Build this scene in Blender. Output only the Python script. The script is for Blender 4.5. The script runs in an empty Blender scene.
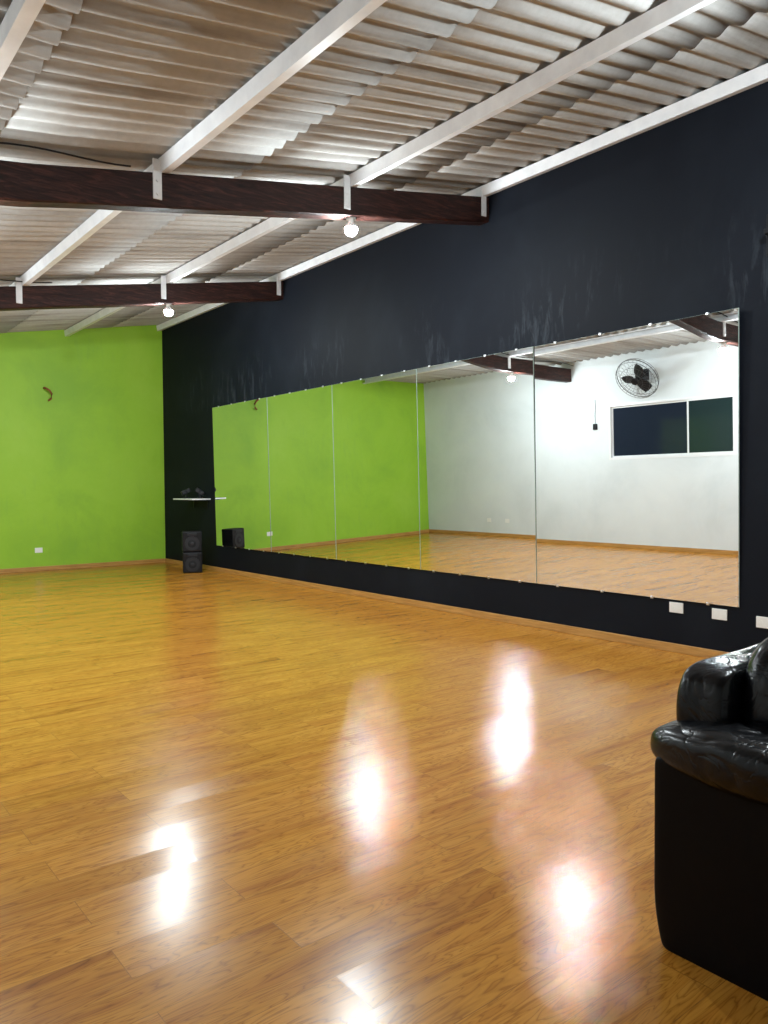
import bpy, bmesh, math, random
from mathutils import Vector, Matrix, noise
random.seed(4)
S=bpy.context.scene
S.view_settings.view_transform='Standard'
S.view_settings.look='None'
S.view_settings.exposure=6.72

# ---------------- dimensions ----------------
D=6.15      # black wall plane
XW=-0.9     # white wall plane
YG=14.7     # green wall plane
YN=-2.6     # near wall
CH=1.45
SL=0.176    # roof slope
XK=1.25     # roof eases to a shallower pitch near the white wall
SK=.03
def beam_top(x):
    if x>=XK: return 4.58+SL*(x-D)
    return 4.58+SL*(XK-D)+SK*(x-XK)
def roof_z(x): return beam_top(x)+0.137
PI=math.pi

# ---------------- helpers ----------------
def link(o): bpy.context.collection.objects.link(o); return o
def new_obj(name, me, mat=None, parent=None, smooth=False, loc=None, rot=None):
    o=bpy.data.objects.new(name,me); link(o)
    if mat is not None and len(me.materials)==0: me.materials.append(mat)
    if smooth:
        for p in me.polygons: p.use_smooth=True
    if loc is not None: o.location=loc
    if rot is not None: o.rotation_euler=rot
    if parent is not None: o.parent=parent
    return o
def bm_to(name,bm,**k):
    me=bpy.data.meshes.new(name); bm.normal_update(); bm.to_mesh(me); bm.free()
    return new_obj(name,me,**k)
def add_box(bm,lo,hi,bev=0,seg=2):
    r=bmesh.ops.create_cube(bm,size=1.0)
    vs=r['verts']
    for v in vs:
        v.co=Vector((lo[i]+(v.co[i]+.5)*(hi[i]-lo[i]) for i in range(3)))
    if bev>0:
        es=set()
        for v in vs:
            for e in v.link_edges: es.add(e)
        bmesh.ops.bevel(bm,geom=list(es),offset=bev,segments=seg,profile=.5,affect='EDGES')
def box(name,lo,hi,mat,bev=0,parent=None,seg=2,loc=None,rot=None,smooth=False):
    bm=bmesh.new(); add_box(bm,lo,hi,bev,seg)
    return bm_to(name,bm,mat=mat,parent=parent,loc=loc,rot=rot,smooth=smooth)
def add_cyl(bm,c,r1,r2,depth,seg=24,mat=None):
    M=Matrix.Translation(c) @ (mat if mat is not None else Matrix.Identity(4))
    bmesh.ops.create_cone(bm,cap_ends=True,segments=seg,radius1=r1,radius2=r2,depth=depth,matrix=M)
def cyl(name,c,r1,r2,depth,mat,seg=24,axis=None,parent=None,smooth=False):
    bm=bmesh.new(); add_cyl(bm,c,r1,r2,depth,seg,axis)
    o=bm_to(name,bm,mat=mat,parent=parent)
    if smooth:
        for p in o.data.polygons:
            if len(p.vertices)==4: p.use_smooth=True
    return o
RX=Matrix.Rotation(PI/2,4,'X'); RY=Matrix.Rotation(PI/2,4,'Y')
def tube(name,pts,r,mat,parent=None,seg=8,closed=False,bm=None):
    own=bm is None
    if own: bm=bmesh.new()
    pts=[Vector(p) for p in pts]; n=len(pts); rings=[]
    up=Vector((0.01,0.02,1))
    for i,p in enumerate(pts):
        if closed: t=pts[(i+1)%n]-pts[i-1]
        else: t=pts[min(i+1,n-1)]-pts[max(i-1,0)]
        t.normalize()
        u=up if abs(t.dot(up.normalized()))<.9 else Vector((1,0,0.01))
        a=t.cross(u).normalized(); b=t.cross(a).normalized()
        rings.append([bm.verts.new(p+a*r*math.cos(2*PI*k/seg)+b*r*math.sin(2*PI*k/seg)) for k in range(seg)])
    m=n if closed else n-1
    for i in range(m):
        A=rings[i];B=rings[(i+1)%n]
        for k in range(seg):
            bm.faces.new((A[k],A[(k+1)%seg],B[(k+1)%seg],B[k]))
    if own:
        bmesh.ops.recalc_face_normals(bm,faces=bm.faces)
        return bm_to(name,bm,mat=mat,parent=parent,smooth=True)
def puff(name,c,size,mat,n=4.0,parent=None,wr=0.012,seed=0,cuts=22,freq=7.0,fn=None,rot=None,stretch=(1,1,1),crease=.2):
    """soft leather volume: super-ellipsoid with soft folds"""
    bm=bmesh.new()
    bmesh.ops.create_cube(bm,size=2.0)
    bmesh.ops.subdivide_edges(bm,edges=bm.edges,cuts=cuts,use_grid_fill=True)
    for v in bm.verts:
        p=v.co.copy()
        L=(abs(p.x)**n+abs(p.y)**n+abs(p.z)**n)**(1.0/n)
        p=p/L
        q=Vector((p.x*size[0]/2,p.y*size[1]/2,p.z*size[2]/2))
        s=Vector((seed*3.1,seed*1.7,seed*.9))
        qs=Vector((q.x*stretch[0],q.y*stretch[1],q.z*stretch[2]))
        r1=1-abs(noise.noise(qs*freq*.8+s*2)); r1=r1**7
        w=noise.noise(qs*freq*.6+s)*.8 - r1*crease
        nrm=Vector((p.x/size[0],p.y/size[1],p.z/size[2])).normalized()
        q+=nrm*w*wr
        if fn: q=fn(q)
        v.co=q
    return bm_to(name,bm,mat=mat,parent=parent,smooth=True,loc=c,rot=rot)
def empty(name,loc,label,cat,rot=None,group=None):
    o=bpy.data.objects.new(name,None); link(o); o.location=loc; o.empty_display_size=.1
    if rot: o.rotation_euler=rot
    o['label']=label;o['category']=cat
    if group:o['group']=group
    return o
def tag(o,label,cat,group=None):
    o['label']=label;o['category']=cat
    if group:o['group']=group
    return o
def struct(o,label=None):
    o['kind']='structure'
    if label:o['label']=label
    return o

# ---------------- materials ----------------
def mat_new(name):
    m=bpy.data.materials.new(name); m.use_nodes=True
    nt=m.node_tree; b=nt.nodes['Principled BSDF']
    return m,nt,b
def simple(name,col,rough=.5,metal=0,spec=.5,coat=0):
    m,nt,b=mat_new(name)
    b.inputs['Base Color'].default_value=(*col,1); b.inputs['Roughness'].default_value=rough
    b.inputs['Metallic'].default_value=metal; b.inputs['Specular IOR Level'].default_value=spec
    b.inputs['Coat Weight'].default_value=coat
    return m
def N(nt,t,**k):
    n=nt.nodes.new(t)
    for a,v in k.items(): setattr(n,a,v)
    return n
def coords(nt,scale=(1,1,1),loc=(0,0,0)):
    g=N(nt,'ShaderNodeNewGeometry'); mp=N(nt,'ShaderNodeMapping')
    nt.links.new(g.outputs['Position'],mp.inputs['Vector'])
    mp.inputs['Scale'].default_value=scale; mp.inputs['Location'].default_value=loc
    return mp.outputs['Vector']
def noise_n(nt,vec,scale,detail=4,rough=.55,dist=0,dim='3D'):
    n=N(nt,'ShaderNodeTexNoise'); n.noise_dimensions=dim
    n.inputs['Scale'].default_value=scale;n.inputs['Detail'].default_value=detail
    n.inputs['Roughness'].default_value=rough;n.inputs['Distortion'].default_value=dist
    nt.links.new(vec,n.inputs['Vector']); return n
def ramp(nt,fac,stops):
    r=N(nt,'ShaderNodeValToRGB'); e=r.color_ramp.elements
    e[0].position=stops[0][0]; e[0].color=(*stops[0][1],1)
    e[1].position=stops[-1][0]; e[1].color=(*stops[-1][1],1)
    for p,c in stops[1:-1]:
        x=e.new(p); x.color=(*c,1)
    nt.links.new(fac,r.inputs['Fac']); return r.outputs['Color']
def mix(nt,fac,a,b,mode='MIX'):
    m=N(nt,'ShaderNodeMix',data_type='RGBA',blend_type=mode)
    if isinstance(fac,(int,float)): m.inputs[0].default_value=fac
    else: nt.links.new(fac,m.inputs[0])
    for i,x in ((6,a),(7,b)):
        if isinstance(x,tuple): m.inputs[i].default_value=(*x,1)
        else: nt.links.new(x,m.inputs[i])
    return m.outputs[2]
def bump(nt,b,h,strength=.2,dist=.01):
    n=N(nt,'ShaderNodeBump'); n.inputs['Strength'].default_value=strength; n.inputs['Distance'].default_value=dist
    nt.links.new(h,n.inputs['Height']); nt.links.new(n.outputs['Normal'],b.inputs['Normal']); return n
def math_n(nt,op,a,b=None):
    n=N(nt,'ShaderNodeMath',operation=op)
    for i,x in enumerate((a,b)):
        if x is None: continue
        if isinstance(x,(int,float)): n.inputs[i].default_value=x
        else: nt.links.new(x,n.inputs[i])
    return n.outputs[0]

def wall_mat(name,base,dark,light,rough=.55,blot=.5,streak=.3,spec=.4,smask=(.5,.62),band=None,bmp=.35,drip=None):
    m,nt,b=mat_new(name)
    v=coords(nt); a=noise_n(nt,v,.8,6,.6,.4)
    c=ramp(nt,a.outputs['Fac'],[(.3,dark),(.5,base),(.72,light)])
    vs=coords(nt,(6,6,1.3)); s=noise_n(nt,vs,1.6,6,.7,.4)
    sm=ramp(nt,s.outputs['Fac'],[(.52,(0,0,0)),(.64,(1,1,1))])
    msk=noise_n(nt,coords(nt,(1,1,1),(3,7,1)),.9,3); mm=ramp(nt,msk.outputs['Fac'],[(smask[0],(0,0,0)),(smask[1],(1,1,1))])
    f=math_n(nt,'MULTIPLY',math_n(nt,'MULTIPLY',sm,mm),streak)
    if band:
        g=N(nt,'ShaderNodeNewGeometry'); sx=N(nt,'ShaderNodeSeparateXYZ'); nt.links.new(g.outputs['Position'],sx.inputs[0])
        zz=math_n(nt,'DIVIDE',math_n(nt,'SUBTRACT',sx.outputs[2],band[0]),band[1]-band[0])
        bd=ramp(nt,zz,[(0,(0,0,0)),(.15,(1,1,1)),(.5,(.6,.6,.6)),(1,(0,0,0))])
        f=math_n(nt,'MULTIPLY',f,bd)
    c=mix(nt,blot,base,c)
    c=mix(nt,f,c,drip or light)
    nt.links.new(c,b.inputs['Base Color'])
    b.inputs['Roughness'].default_value=rough; b.inputs['Specular IOR Level'].default_value=spec
    fine=noise_n(nt,v,28,5,.6); big=noise_n(nt,v,2.5,3)
    h=math_n(nt,'ADD',math_n(nt,'MULTIPLY',fine.outputs['Fac'],.25),big.outputs['Fac'])
    bump(nt,b,h,bmp,.012)
    return m
M_black=wall_mat('paint_black',(.0044,.0060,.0105),(.003,.004,.008),(.014,.018,.026),.65,.4,.8,.13,(.42,.56),(2.78,3.75),.2,(.032,.038,.048))
M_green=wall_mat('paint_green',(.300,.545,.032),(.235,.455,.030),(.345,.59,.05),.55,.9,.18,.4,(.45,.6),None,.35,(.20,.40,.06))
M_white=wall_mat('paint_white',(.66,.70,.715),(.58,.625,.64),(.71,.75,.76),.6,.9,.2)

# floor laminate
m,nt,b=mat_new('laminate_floor'); M_floor=m
v=coords(nt)
br=N(nt,'ShaderNodeTexBrick'); nt.links.new(v,br.inputs['Vector'])
br.offset=.37; br.offset_frequency=2
br.inputs['Color1'].default_value=(0,0,0,1); br.inputs['Color2'].default_value=(1,1,1,1); br.inputs['Mortar'].default_value=(.5,.5,.5,1)
br.inputs['Scale'].default_value=1; br.inputs['Mortar Size'].default_value=.0014; br.inputs['Mortar Smooth'].default_value=.2
br.inputs['Brick Width'].default_value=1.28; br.inputs['Row Height'].default_value=.185
bw=N(nt,'ShaderNodeRGBToBW'); nt.links.new(br.outputs['Color'],bw.inputs[0]); rid=bw.outputs[0]
vs=coords(nt,(.95,8.5,1))
g1=noise_n(nt,vs,1.5,3,.45,1.3,'4D'); nt.links.new(math_n(nt,'MULTIPLY',rid,37.0),g1.inputs['W'])
vs2=coords(nt,(1.3,42,1))
g2=noise_n(nt,vs2,1.8,4,.6,.4,'4D'); nt.links.new(math_n(nt,'MULTIPLY',rid,61.0),g2.inputs['W'])
gg=math_n(nt,'FRACT',math_n(nt,'MULTIPLY',g1.outputs['Fac'],13.0))
rings=math_n(nt,'ABSOLUTE',math_n(nt,'SUBTRACT',gg,.5))
c1=ramp(nt,g1.outputs['Fac'],[(.27,(.36,.130,.016)),(.38,(.48,.193,.025)),(.52,(.56,.245,.034)),(.8,(.60,.280,.046))])
rr=ramp(nt,rings,[(.0,(.48,.39,.31)),(.12,(.83,.80,.77)),(.40,(1,1,1))])
c2=mix(nt,.8,c1,rr,'MULTIPLY')
fr=ramp(nt,g2.outputs['Fac'],[(.32,(.62,.53,.45)),(.46,(1,1,1)),(.8,(1.0,1.0,1.0))])
c3=mix(nt,.5,c2,fr,'MULTIPLY')
tint=ramp(nt,rid,[(0,(.85,.82,.79)),(.5,(1,1,1)),(1,(1.0,1.0,1.0))])
c4=mix(nt,.9,c3,tint,'MULTIPLY')
c5=mix(nt,math_n(nt,'MULTIPLY',br.outputs['Fac'],.55),c4,(.12,.05,.012))
nt.links.new(c5,b.inputs['Base Color'])
ro=math_n(nt,'ADD',math_n(nt,'MULTIPLY',noise_n(nt,coords(nt),1.5,4).outputs['Fac'],.08),.18)
nt.links.new(ro,b.inputs['Roughness'])
b.inputs['Specular IOR Level'].default_value=.34
wv=noise_n(nt,coords(nt,(1,1,1)),2.2,2,.5,0,'4D'); nt.links.new(math_n(nt,'MULTIPLY',rid,23.0),wv.inputs['W'])
h=math_n(nt,'SUBTRACT',math_n(nt,'ADD',math_n(nt,'MULTIPLY',wv.outputs['Fac'],.5),math_n(nt,'MULTIPLY',g2.outputs['Fac'],.02)),math_n(nt,'MULTIPLY',br.outputs['Fac'],.12))
bn=bump(nt,b,h,.35,.005)
# every board lies at a very slightly different tilt
r2=math_n(nt,'FRACT',math_n(nt,'MULTIPLY',rid,17.31))
cb=N(nt,'ShaderNodeCombineXYZ')
nt.links.new(math_n(nt,'MULTIPLY',math_n(nt,'SUBTRACT',rid,.5),.034),cb.inputs[0])
nt.links.new(math_n(nt,'MULTIPLY',math_n(nt,'SUBTRACT',r2,.5),.034),cb.inputs[1])
ge=N(nt,'ShaderNodeNewGeometry'); va=N(nt,'ShaderNodeVectorMath',operation='ADD'); vn=N(nt,'ShaderNodeVectorMath',operation='NORMALIZE')
nt.links.new(ge.outputs['Normal'],va.inputs[0]); nt.links.new(cb.outputs[0],va.inputs[1]); nt.links.new(va.outputs[0],vn.inputs[0])
nt.links.new(vn.outputs[0],bn.inputs['Normal'])

# fibre cement roof
m,nt,b=mat_new('fibre_cement'); M_roof=m
at=N(nt,'ShaderNodeAttribute'); at.attribute_name='tone'
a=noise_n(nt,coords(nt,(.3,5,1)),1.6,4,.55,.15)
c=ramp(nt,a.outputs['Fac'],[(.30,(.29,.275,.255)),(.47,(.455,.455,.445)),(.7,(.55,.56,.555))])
a2=noise_n(nt,coords(nt,(6,6,6)),3,5,.6)
c=mix(nt,.3,c,ramp(nt,a2.outputs['Fac'],[(.3,(.70,.68,.65)),(.6,(1,1,1))]),'MULTIPLY')
c=mix(nt,1.0,c,at.outputs['Color'],'MULTIPLY')
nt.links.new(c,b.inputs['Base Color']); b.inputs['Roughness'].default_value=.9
b.inputs['Specular IOR Level'].default_value=.1
bump(nt,b,a2.outputs['Fac'],.3,.005)

# dark timber beams
m,nt,b=mat_new('dark_timber'); M_beam=m
a=noise_n(nt,coords(nt,(1.4,9,12)),2.6,6,.7,1.0)
c=ramp(nt,a.outputs['Fac'],[(.3,(.008,.003,.0025)),(.5,(.026,.008,.006)),(.72,(.095,.030,.020))])
nt.links.new(c,b.inputs['Base Color']); b.inputs['Roughness'].default_value=.55
b.inputs['Specular IOR Level'].default_value=.25
bump(nt,b,a.outputs['Fac'],.6,.012)
# skirting wood
m,nt,b=mat_new('skirting_wood'); M_skirt=m
a=noise_n(nt,coords(nt,(2,2,30)),2,4)
nt.links.new(ramp(nt,a.outputs['Fac'],[(.3,(.36,.17,.04)),(.7,(.56,.30,.085))]),b.inputs['Base Color']); b.inputs['Roughness'].default_value=.4
# painted steel
m,nt,b=mat_new('white_steel'); M_steel=m
a=noise_n(nt,coords(nt,(2,2,2)),3,5)
nt.links.new(ramp(nt,a.outputs['Fac'],[(.3,(.74,.75,.78)),(.65,(.86,.87,.89))]),b.inputs['Base Color']); b.inputs['Roughness'].default_value=.4
M_mirror=simple('mirror_silver',(.92,.94,.935),.0,1)
M_edge=simple('mirror_edge',(.45,.55,.5),.2)
M_chrome=simple('chrome',(.75,.75,.77),.3,1)
M_plastic=simple('white_plastic',(.82,.82,.80),.35)
M_blk=simple('black_plastic',(.006,.006,.008),.45,0,.25)
M_blk2=simple('black_rubber',(.010,.010,.012),.6,0,.25)
M_cone=simple('speaker_cone',(.018,.019,.022),.5,0,.3)
M_alu=simple('white_aluminium',(.72,.73,.74),.35)
M_glass=simple('night_glass',(.014,.020,.032),.06,0,.5)
M_glass2=simple('night_glass_green_reflection',(.016,.030,.030),.08,0,.5)  # same dark glass, with a greenish reflection painted into its base colour
M_grey=simple('grey_wire',(.10,.10,.105),.35,.4)
M_rust=simple('rusty_pipe',(.22,.07,.015),.7)
M_shelf=simple('shelf_white',(.75,.76,.76),.25)
# leather
m,nt,b=mat_new('black_leather'); M_leather=m
b.inputs['Base Color'].default_value=(.0018,.0022,.0035,1); b.inputs['Roughness'].default_value=.27
b.inputs['Specular IOR Level'].default_value=.32
tc=coords(nt); n1=noise_n(nt,tc,7.5,3,.5,1.4); n2=noise_n(nt,tc,160,2)
cr=math_n(nt,'POWER',math_n(nt,'SUBTRACT',1.0,math_n(nt,'MULTIPLY',math_n(nt,'ABSOLUTE',math_n(nt,'SUBTRACT',n1.outputs['Fac'],.5)),2.0)),9.0)
h=math_n(nt,'SUBTRACT',math_n(nt,'MULTIPLY',n2.outputs['Fac'],.03),math_n(nt,'MULTIPLY',cr,.5))
bump(nt,b,h,.27,.010)
M_leather2=m.copy(); M_leather2.name='black_leather_panel'
for nd in M_leather2.node_tree.nodes:
    if nd.type=='BUMP': nd.inputs['Strength'].default_value=.05
    if nd.type=='BSDF_PRINCIPLED': nd.inputs['Roughness'].default_value=.45; nd.inputs['Specular IOR Level'].default_value=.13
# bulb
m,nt,b=mat_new('lit_bulb'); M_bulb=m
b.inputs['Base Color'].default_value=(.8,.8,.8,1)
b.inputs['Emission Color'].default_value=(.87,.965,1.0,1); b.inputs['Emission Strength'].default_value=18

# ---------------- room shell ----------------
T=.15
struct(box('floor',(XW-T,YN-T,-.12),(D+T,YG+T,0),M_floor),'glossy orange-brown wood laminate floor')
def prism(name,poly,axis,a,b_,mat):
    bm=bmesh.new()
    f=lambda p,t:(p[0],t,p[1])
    A=[bm.verts.new(f(p,a)) for p in poly];B=[bm.verts.new(f(p,b_)) for p in poly]
    bm.faces.new(A);bm.faces.new(B[::-1])
    n=len(poly)
    for i in range(n): bm.faces.new((A[i],B[i],B[(i+1)%n],A[(i+1)%n]))
    bmesh.ops.recalc_face_normals(bm,faces=bm.faces)
    return bm_to(name,bm,mat=mat)
top=.03
poly=[(XW-T,0),(D+T,0),(D+T,roof_z(D+T)+top),(XK,roof_z(XK)+top),(XW-T,roof_z(XW-T)+top)]
struct(prism('wall_far',poly,'Y',YG,YG+T,M_green),'lime green painted plaster wall')
struct(prism('wall_near',poly,'Y',YN-T,YN,M_white),'white painted plaster wall')
struct(box('wall_right',(D,YN,0),(D+T,YG,roof_z(D)+.03),M_black),'black painted plaster wall')
wy0,wy1,wz0,wz1=6.62,9.22,1.74,2.83
bm=bmesh.new(); zt=roof_z(XW)+.03
add_box(bm,(XW-T,YN,0),(XW,wy0,zt)); add_box(bm,(XW-T,wy1,0),(XW,YG,zt))
add_box(bm,(XW-T,wy0,0),(XW,wy1,wz0)); add_box(bm,(XW-T,wy0,wz1),(XW,wy1,zt))
struct(bm_to('wall_left',bm,mat=M_white),'white painted plaster wall')
win=empty('window_1',(XW-.07,(wy0+wy1)/2,wz0),'x','window'); win['kind']='structure'; del win['category']; win['label']='dark sliding window with white aluminium frame'
hw=(wy1-wy0)/2; hh=wz1-wz0
bm=bmesh.new(); t=.045
add_box(bm,(-.04,-hw,0),(.075,hw,t)); add_box(bm,(-.04,-hw,hh-t),(.075,hw,hh))
add_box(bm,(-.04,-hw,t),(.075,-hw+t,hh-t)); add_box(bm,(-.04,hw-t,t),(.075,hw,hh-t))
bm_to('window_frame',bm,mat=M_alu,parent=win)
div=7.53-(wy0+wy1)/2
def sash(y0,y1,x,g):
    bm=bmesh.new(); s=.03
    add_box(bm,(x,y0,t),(x+.03,y1,t+s)); add_box(bm,(x,y0,hh-t-s),(x+.03,y1,hh-t))
    add_box(bm,(x,y0,t+s),(x+.03,y0+s,hh-t-s)); add_box(bm,(x,y1-s,t+s),(x+.03,y1,hh-t-s))
    so=bm_to('sash',bm,mat=M_alu,parent=win)
    box('pane',(x+.012,y0+s,t+s),(x+.018,y1-s,hh-t-s),g,parent=so)
sash(div-.02,hw-t,.0,M_glass); sash(-hw+t,div+.02,.034,M_glass2)

bh=.075
struct(box('baseboard_right',(D-.018,YN,0),(D,YG,bh),M_skirt,.004),'orange-brown wooden skirting board')
struct(box('baseboard_far',(XW+.018,YG-.018,0),(D-.018,YG,bh),M_skirt,.004),'orange-brown wooden skirting board')
struct(box('baseboard_left',(XW,YN,0),(XW+.018,YG,bh),M_skirt,.004),'orange-brown wooden skirting board')
struct(box('baseboard_near',(XW+.018,YN,0),(D-.018,YN+.018,bh),M_skirt,.004),'orange-brown wooden skirting board')

# corrugated roof: overlapping sheets, one mesh
bm=bmesh.new(); col=bm.loops.layers.float_color.new('tone')
rows=[(-1.10,XK+.02),(XK-.12,3.30),(3.14,5.15),(4.99,6.32)]
P=.177; A=.021; W=P*6
ncol=int((YG-YN+.4)/W)+1
for ri,(x0,x1) in enumerate(rows):
    ph=[0,.005,.010,.004][ri]
    for c_ in range(ncol+1):
        ys=YN-.25-ph+c_*W
        tone=random.uniform(.92,1.05); warm=random.uniform(.97,1.0)
        jx0=random.uniform(-.003,.003); jx1=random.uniform(-.003,.003); jz=random.uniform(-.0005,.0005)
        nx=4; ny=69
        grid=[]
        for i in range(nx+1):
            u=i/nx; xx=x0+jx0+(x1+jx1-x0-jx0)*u
            zz=roof_z(xx)+.0075*(1-u)+jz
            row=[]
            for j in range(ny+1):
                yy=ys+(W+.04)*j/ny
                yc=yy-YN+.25+ph
                row.append(bm.verts.new((xx,yy,zz+A*math.sin(2*PI*yc/P)+.0015*(j/ny))))
            grid.append(row)
        for i in range(nx):
            for j in range(ny):
                f=bm.faces.new((grid[i][j],grid[i][j+1],grid[i+1][j+1],grid[i+1][j])); f.smooth=True
                for l in f.loops: l[col]=(tone,tone*(.5+.5*warm),tone*warm,1)
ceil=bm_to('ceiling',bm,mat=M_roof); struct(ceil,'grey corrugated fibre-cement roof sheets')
so=ceil.modifiers.new('s','SOLIDIFY'); so.thickness=.006; so.offset=1

# timber beams
DZ=.27
def beam(yc):
    x0,x1=XW,D; w=.15; dz=DZ
    n=24; bm=bmesh.new(); rings=[]
    for i in range(n+1):
        x=x0+(x1-x0)*i/n; zt=beam_top(x); j=lambda s:noise.noise(Vector((x*1.3,yc,s)))*.008
        c=.012
        prof=[(-w/2+c,-dz),(w/2-c,-dz),(w/2,-dz+c),(w/2,-c),(w/2-c,0),(-w/2+c,0),(-w/2,-c),(-w/2,-dz+c)]
        rings.append([bm.verts.new((x,yc+a+j(k),zt+b_+(j(k+9) if b_<-.1 else 0))) for k,(a,b_) in enumerate(prof)])
    for i in range(n):
        for k in range(8): bm.faces.new((rings[i][k],rings[i][(k+1)%8],rings[i+1][(k+1)%8],rings[i+1][k]))
    bm.faces.new(rings[0]); bm.faces.new(rings[-1])
    bmesh.ops.recalc_face_normals(bm,faces=bm.faces)
    o=bm_to('timber_beam',bm,mat=M_beam)
    tag(o,'dark brown rough-sawn timber roof beam spanning the room','beam','dark roof beams'); return o
BY=[1.65,5.93,10.18]
for yb in BY: beam(yb)

# steel purlins (C channel), along Y
PX=[1.02,2.50,4.34,6.09]
BX=[.98,2.43,4.26,6.07]
def purlin(x):
    ang=math.atan(SL if x>XK else SK)
    w,hh_,t_=.075,.105,.008; lip=.02
    prof=[(-w/2,0),(w/2,0),(w/2,lip),(w/2-t_,lip),(w/2-t_,t_),(-w/2+t_,t_),(-w/2+t_,hh_-t_),(w/2-t_,hh_-t_),(w/2-t_,hh_-lip),(w/2,hh_-lip),(w/2,hh_),(-w/2,hh_)]
    bm=bmesh.new(); ca,sa=math.cos(ang),math.sin(ang)
    def P_(p,y): return (x+p[0]*ca-p[1]*sa, y, beam_top(x)+.001+p[0]*sa+p[1]*ca)
    A_=[bm.verts.new(P_(p,YN)) for p in prof];B_=[bm.verts.new(P_(p,YG)) for p in prof]
    bm.faces.new(A_);bm.faces.new(B_[::-1]); n=len(prof)
    for i in range(n): bm.faces.new((A_[i],B_[i],B_[(i+1)%n],A_[(i+1)%n]))
    bmesh.ops.recalc_face_normals(bm,faces=bm.faces)
    o=bm_to('roof_purlin',bm,mat=M_steel)
    tag(o,'white painted steel roof purlin resting on the timber beams','steel beam','white roof purlins')
for x in PX: purlin(x)
for yb in BY[1:]:
    for x in BX:
        zt=beam_top(x); bm=bmesh.new()
        yf=yb-.075+.004
        add_box(bm,(x-.035,yf-.014,zt-.21),(x+.035,yf,zt+.10),.002)
        for dz in (-.17,-.07): add_cyl(bm,(x,yf-.019,zt+dz),.012,.012,.012,6,RX)
        o=bm_to('purlin_bracket',bm,mat=M_steel)
        tag(o,'white steel strap bolted to the dark beam face','bracket','white purlin brackets')

# lamps: LED bulbs, opaque collar above, glowing dome below
def lathe(name,prof,mat,parent,sg=24):
    bm=bmesh.new()
    R=[[bm.verts.new((r*math.cos(2*PI*k/sg),r*math.sin(2*PI*k/sg),z)) for k in range(sg)] for r,z in prof]
    for i in range(len(R)-1):
        for k in range(sg): bm.faces.new((R[i][k],R[i+1][k],R[i+1][(k+1)%sg],R[i][(k+1)%sg]))
    bmesh.ops.recalc_face_normals(bm,faces=bm.faces)
    return bm_to(name,bm,mat=mat,parent=parent,smooth=True)
def lamp(x,yb):
    zb=beam_top(x)-DZ
    e=empty('ceiling_lamp',(x,yb,zb),'lit white LED bulb in holder under the beam','lamp',group='bulbs under the beams')
    bm=bmesh.new(); add_cyl(bm,(0,0,-.006),.045,.045,.02,24); add_cyl(bm,(0,0,-.025),.024,.03,.025,20)
    bm_to('lamp_holder',bm,mat=M_plastic,parent=e)
    lathe('bulb_collar',[(.001,-.035),(.028,-.038),(.040,-.050),(.054,-.072),(.061,-.092)],M_plastic,e)
    lathe('bulb',[(.061,-.092),(.062,-.105),(.056,-.130),(.043,-.150),(.022,-.162),(0.001,-.166)],M_bulb,e)
for yb in BY:
    for x in (.85,4.36):
        if yb<2 and x<1: continue
        lamp(x,yb)

# ---------------- mirror panels ----------------
mz0,mz1=.458,2.87
seams=[3.07,5.18,6.98,8.75,10.52,12.42]
tilts=[.95,1.25,1.2,1.15,1.1]
yaws=[0,-.06,-.12,-.16,-.20]
for i in range(5):
    y0,y1=seams[i]+.003,seams[i+1]-.003
    hwid=(y1-y0)/2; H=mz1-mz0
    ya=math.radians(yaws[i])
    e=empty('wall_mirror',(D-.004-hwid*abs(math.sin(ya)),(y0+y1)/2,mz0),'tall frameless mirror panel on the black wall','mirror',group='mirror panels on the black wall')
    e.rotation_euler=(Matrix.Rotation(ya,3,'Z')@Matrix.Rotation(-math.radians(tilts[i]),3,'Y')).to_euler()
    box('mirror_backing',(-.006,-hwid,0),(0,hwid,H),M_edge,parent=e)
    box('mirror_glass',(-.011,-hwid+.002,.002),(-.006,hwid-.002,H-.002),M_mirror,parent=e)
    for yy in (-hwid*.75,-hwid*.25,hwid*.25,hwid*.75):
        for zz in (0,H):
            bm=bmesh.new(); s=1 if zz==0 else -1
            add_box(bm,(-.016,yy-.012,zz-.010),(-.0115,yy+.012,zz+.010),.001)
            add_box(bm,(-.0115,yy-.012,zz-.010 if s>0 else zz+.001),(.0,yy+.012,zz-.001 if s>0 else zz+.010))
            bm_to('mirror_clip',bm,mat=M_chrome,parent=e)
# ---------------- sockets ----------------
def socket(loc,rotz,n=2,label='white double power socket plate on the wall'):
    e=empty('power_socket',loc,label,'socket',rot=(0,0,rotz))
    box('cover_plate',(-.065,-.010,-.045),(.065,0,.045),M_plastic,.003,parent=e)
    for k in ((-.03,.03) if n==2 else (0,)):
        bm=bmesh.new(); add_cyl(bm,(k,-.0108,0),.018,.018,.002,20,RX)
        for dx in (-.009,0,.009): add_cyl(bm,(k+dx,-.0125,.0 if dx else -.004),.0025,.0025,.002,8,RX)
        bm_to('outlet',bm,mat=M_plastic,parent=e)
socket((D,3.63,.39),-PI/2,label='white power socket plate on the black wall')
socket((D,3.24,.38),-PI/2,label='white power socket plate on the black wall')
socket((D,2.87,.36),-PI/2,label='white power socket plate on the black wall')
socket((3.77,YG,.37),0,label='white power socket plate on the green wall')
socket((XW,12.57,.37),PI/2,1,'white power socket plate on the white wall')
socket((XW,12.0,.37),PI/2,1,'white power socket plate on the white wall')
o=tube('pipe_stub',[(3.92,YG+.03,3.29),(3.92,YG-.06,3.29),(3.94,YG-.09,3.27),(3.99,YG-.09,3.24),(4.03,YG-.08,3.18),(4.02,YG-.07,3.10),(3.97,YG-.07,3.06)],.018,M_rust)
tag(o,'short bent rusty pipe stub sticking out of green wall','pipe')
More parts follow.
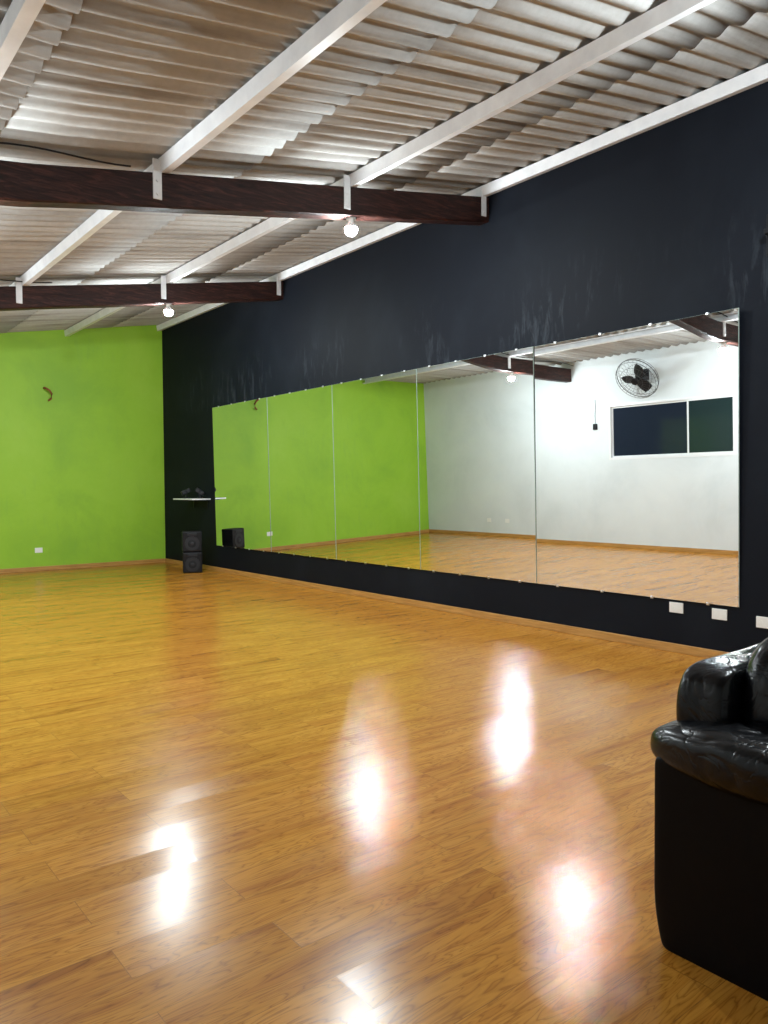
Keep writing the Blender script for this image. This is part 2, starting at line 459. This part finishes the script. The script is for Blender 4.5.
e=empty('wall_bracket',(D,2.83,3.40),'small black metal bracket on the black wall','bracket')
box('mount_plate',(-.012,-.05,-.16),(0,.05,.16),M_blk,.003,parent=e)
box('bracket_arm',(-.12,-.02,-.02),(-.012,.02,.02),M_blk,.003,parent=e)

# ---------------- shelf + items ----------------
e=empty('wall_shelf',(D,13.05,1.27),'thin white shelf fixed to the black wall','shelf')
box('shelf_board',(-.36,-.40,-.012),(0,.40,.012),M_shelf,.003,parent=e)
for yy in (-.28,.28):
    bm=bmesh.new(); add_box(bm,(-.28,yy-.01,-.024),(0,yy+.01,-.012)); add_box(bm,(-.012,yy-.01,-.17),(0,yy+.01,-.012))
    bm_to('shelf_bracket',bm,mat=M_blk,parent=e)
def desk_speaker(loc,rz,tl):
    e=empty('small_loudspeaker',loc,'small black tilted loudspeaker on the white shelf','speaker',rot=(0,0,rz),group='small loudspeakers on the shelf')
    box('stand',(-.05,-.05,0),(.05,.05,.015),M_blk,.004,parent=e)
    box('stand_neck',(-.012,-.012,.015),(.012,.012,.08),M_blk,parent=e)
    c=box('cabinet',(-.085,-.05,-.03),(.085,.05,.045),M_blk,.012,parent=e,loc=(0,0,.115),rot=(0,tl,0))
    for dx in (-.04,.04): cyl('driver',(dx,-.052,.006),.03,.025,.006,M_cone,20,RX,parent=c)
desk_speaker((D-.15,12.78,1.282),-.6,.6); desk_speaker((D-.22,13.20,1.282),-.3,-.45)

# ---------------- floor loudspeakers ----------------
def pa(loc,rz,label):
    e=empty('loudspeaker',loc,label,'speaker',rot=(0,0,rz),group='stacked loudspeakers')
    w,dp,h=.33,.26,.36
    box('cabinet',(-w/2,-dp/2,0.004),(w/2,dp/2,h),M_blk,.018,parent=e,seg=3)
    bm=bmesh.new(); add_cyl(bm,(0,-dp/2-.003,.15),.125,.125,.010,36,RX)
    bm_to('woofer_rim',bm,mat=M_cone,parent=e)
    cyl('woofer_cone',(0,-dp/2-.006,.15),.108,.05,.012,M_blk2,36,RX,parent=e)
    cyl('dust_cap',(0,-dp/2-.013,.15),.040,.02,.012,M_cone,24,RX,parent=e)
    bm=bmesh.new(); add_box(bm,(-.08,-dp/2-.008,.288),(.08,-dp/2+.002,.338),.004)
    bm_to('tweeter_horn',bm,mat=M_cone,parent=e)
    for sx in (-1,1):
        for sy in (-1,1): cyl('rubber_foot',(sx*.13,sy*.10,.003),.016,.018,.006,M_blk2,12,parent=e)
pa((5.74,12.55,0),-.42,'black loudspeaker cabinet standing on the wooden floor')
pa((5.735,12.555,.361),-.40,'black loudspeaker cabinet stacked on another loudspeaker')

# ---------------- wall fan ----------------
fy,fz=8.36,3.34
e=empty('wall_fan',(XW,fy,fz),'black wall-mounted fan with round wire cage','fan')
box('wall_mount',(0,-.06,-.12),(.03,.06,.10),M_blk,.01,parent=e)
box('fan_arm',(.03,-.025,-.04),(.18,.025,.02),M_blk,.01,parent=e)
bm=bmesh.new(); add_cyl(bm,(.04,0,0),.085,.065,.14,28,RY)
hd=bm_to('motor_housing',bm,mat=M_blk,parent=e,loc=(.18,0,0),rot=(0,math.radians(37),0))
R=.41; O=-.17
def ringpts(r,x,n=40): return [(x+O,r*math.cos(2*PI*k/n),r*math.sin(2*PI*k/n)) for k in range(n)]
bm=bmesh.new()
for r,x,rr_ in ((R,.33,.008),(R*.97,.40,.004),(R*.7,.43,.003),(R*.4,.445,.003),(R*.97,.27,.004),(R*.6,.24,.003)):
    tube('',ringpts(r,x),rr_,None,closed=True,bm=bm,seg=6)
for k in range(28):
    a=2*PI*k/28; ca,sa=math.cos(a),math.sin(a)
    tube('',[(x+O,r*ca,r*sa) for r,x in ((.07,.45),(R*.4,.445),(R*.7,.43),(R*.97,.40),(R,.33),(R*.97,.27),(R*.6,.24),(.09,.23))],.0018,None,bm=bm,seg=4)
bmesh.ops.recalc_face_normals(bm,faces=bm.faces)
bm_to('fan_cage',bm,mat=M_grey,parent=hd,smooth=True)
cyl('cage_badge',(.452+O,0,0),.07,.065,.012,M_blk,28,RY,parent=hd)
cyl('hub',(.33+O,0,0),.045,.035,.10,M_blk,24,RY,parent=hd)
for k in range(3):
    bm=bmesh.new(); n=10; a0=2*PI*k/3+.0
    rowsv=[]
    for i in range(n+1):
        r=.04+(.27)*i/n; wd=.05+.085*math.sin(PI*min(1,i/n*.7+.1))
        row=[]
        for j in range(7):
            s=(j/6-.5)*2; aa=s*wd/max(r,.09)*1.0*.8
            xx=.33+s*.03+O
            row.append(bm.verts.new((xx,r*math.cos(a0+aa),r*math.sin(a0+aa))))
        rowsv.append(row)
    for i in range(n):
        for j in range(6): bm.faces.new((rowsv[i][j],rowsv[i][j+1],rowsv[i+1][j+1],rowsv[i+1][j]))
    o=bm_to('fan_blade',bm,mat=M_blk,parent=hd,smooth=True); sm=o.modifiers.new('s','SOLIDIFY'); sm.thickness=.004
e=empty('fan_switch',(XW,9.53,2.42),'small black switch box with cord on white wall','switch')
box('switch_box',(0,-.045,-.06),(.035,.045,.06),M_blk,.006,parent=e)
tube('cord',[(.006,0,.06),(.006,.008,.22),(.006,-.006,.40),(.006,0,.55)],.005,M_grey,parent=e)

# ---------------- cables ----------------
def cable(yy,n,label,r=.007,k=.30,a=.035):
    o=tube('cable',[(XW-.02+.12*i,yy,beam_top(XW-.02+.12*i)+.055+a*math.sin(i*k)) for i in range(n)],r,M_blk2); tag(o,label,'cable')
cable(BY[1]-.13,27,'thin black electric cable running along the beam',k=.42,a=.045)
cable(BY[2]-.13,32,'thin black electric cable running along the beam',k=.35)

# ---------------- armchair ----------------
ax0=2.155; ax1=3.155; ay0=.40; ay1=1.35
e=empty('armchair',((ax0+ax1)/2,(ay0+ay1)/2,0),'puffy black leather armchair standing on the wooden floor','armchair')
hx=(ax1-ax0)/2; hy=(ay1-ay0)/2
for sx in (-1,1):
    xo=sx*hx; xi=sx*(hx-.22); lo,hi=min(xo,xi),max(xo,xi)
    def taper(q):
        k=max(0,(-q.z-.10)/.20)
        if q.y>0: q.y-=.030*k*k*(q.y/hy)
        return q
    puff('arm',((lo+hi)/2,0,.299),(hi-lo,2*hy,.61),M_leather2,n=36,parent=e,wr=.0015,seed=2+sx,freq=3,fn=taper,cuts=60)
    puff('arm_pad',((lo+hi)/2+.005*sx,.01,.630),(.30,2*hy+.08,.19),M_leather,n=3.0,parent=e,wr=.020,seed=5+sx,cuts=80,freq=9,stretch=(1,.7,1),crease=.28)
puff('seat_base',(0,-.02,.23),(2*hx-.40,2*hy-.06,.34),M_leather2,n=8,parent=e,wr=.004,seed=1)
puff('seat_cushion',(0,-.10,.43),(2*hx-.40,2*hy-.22,.20),M_leather,n=4,parent=e,wr=.016,seed=8,cuts=30)
puff('back_frame',(.0,hy-.085,.465),(2*hx-.22,.19,.82),M_leather,n=8,parent=e,wr=.011,seed=3,cuts=70,freq=7,crease=.25)
puff('back_cushion',(0,hy-.27,.70),(2*hx-.38,.27,.58),M_leather,n=3.2,parent=e,wr=.014,seed=9,cuts=70,freq=7,crease=.25)

# ---------------- camera / world ----------------
cam=bpy.data.cameras.new('camera'); co=link(bpy.data.objects.new('camera',cam))
cam.sensor_fit='VERTICAL'; cam.sensor_height=36; cam.sensor_width=27; cam.lens=36*770/1024
cam.clip_start=.05
R0=Matrix.Rotation(math.radians(-38.6),4,'Z')@Matrix.Rotation(math.radians(90-1.80),4,'X')@Matrix.Rotation(math.radians(-.4),4,'Z')
co.rotation_euler=R0.to_euler(); co.location=(0,0,CH)
S.camera=co
w=bpy.data.worlds.new('world'); S.world=w; w.use_nodes=True
w.node_tree.nodes['Background'].inputs[0].default_value=(.0001,.00013,.0002,1)
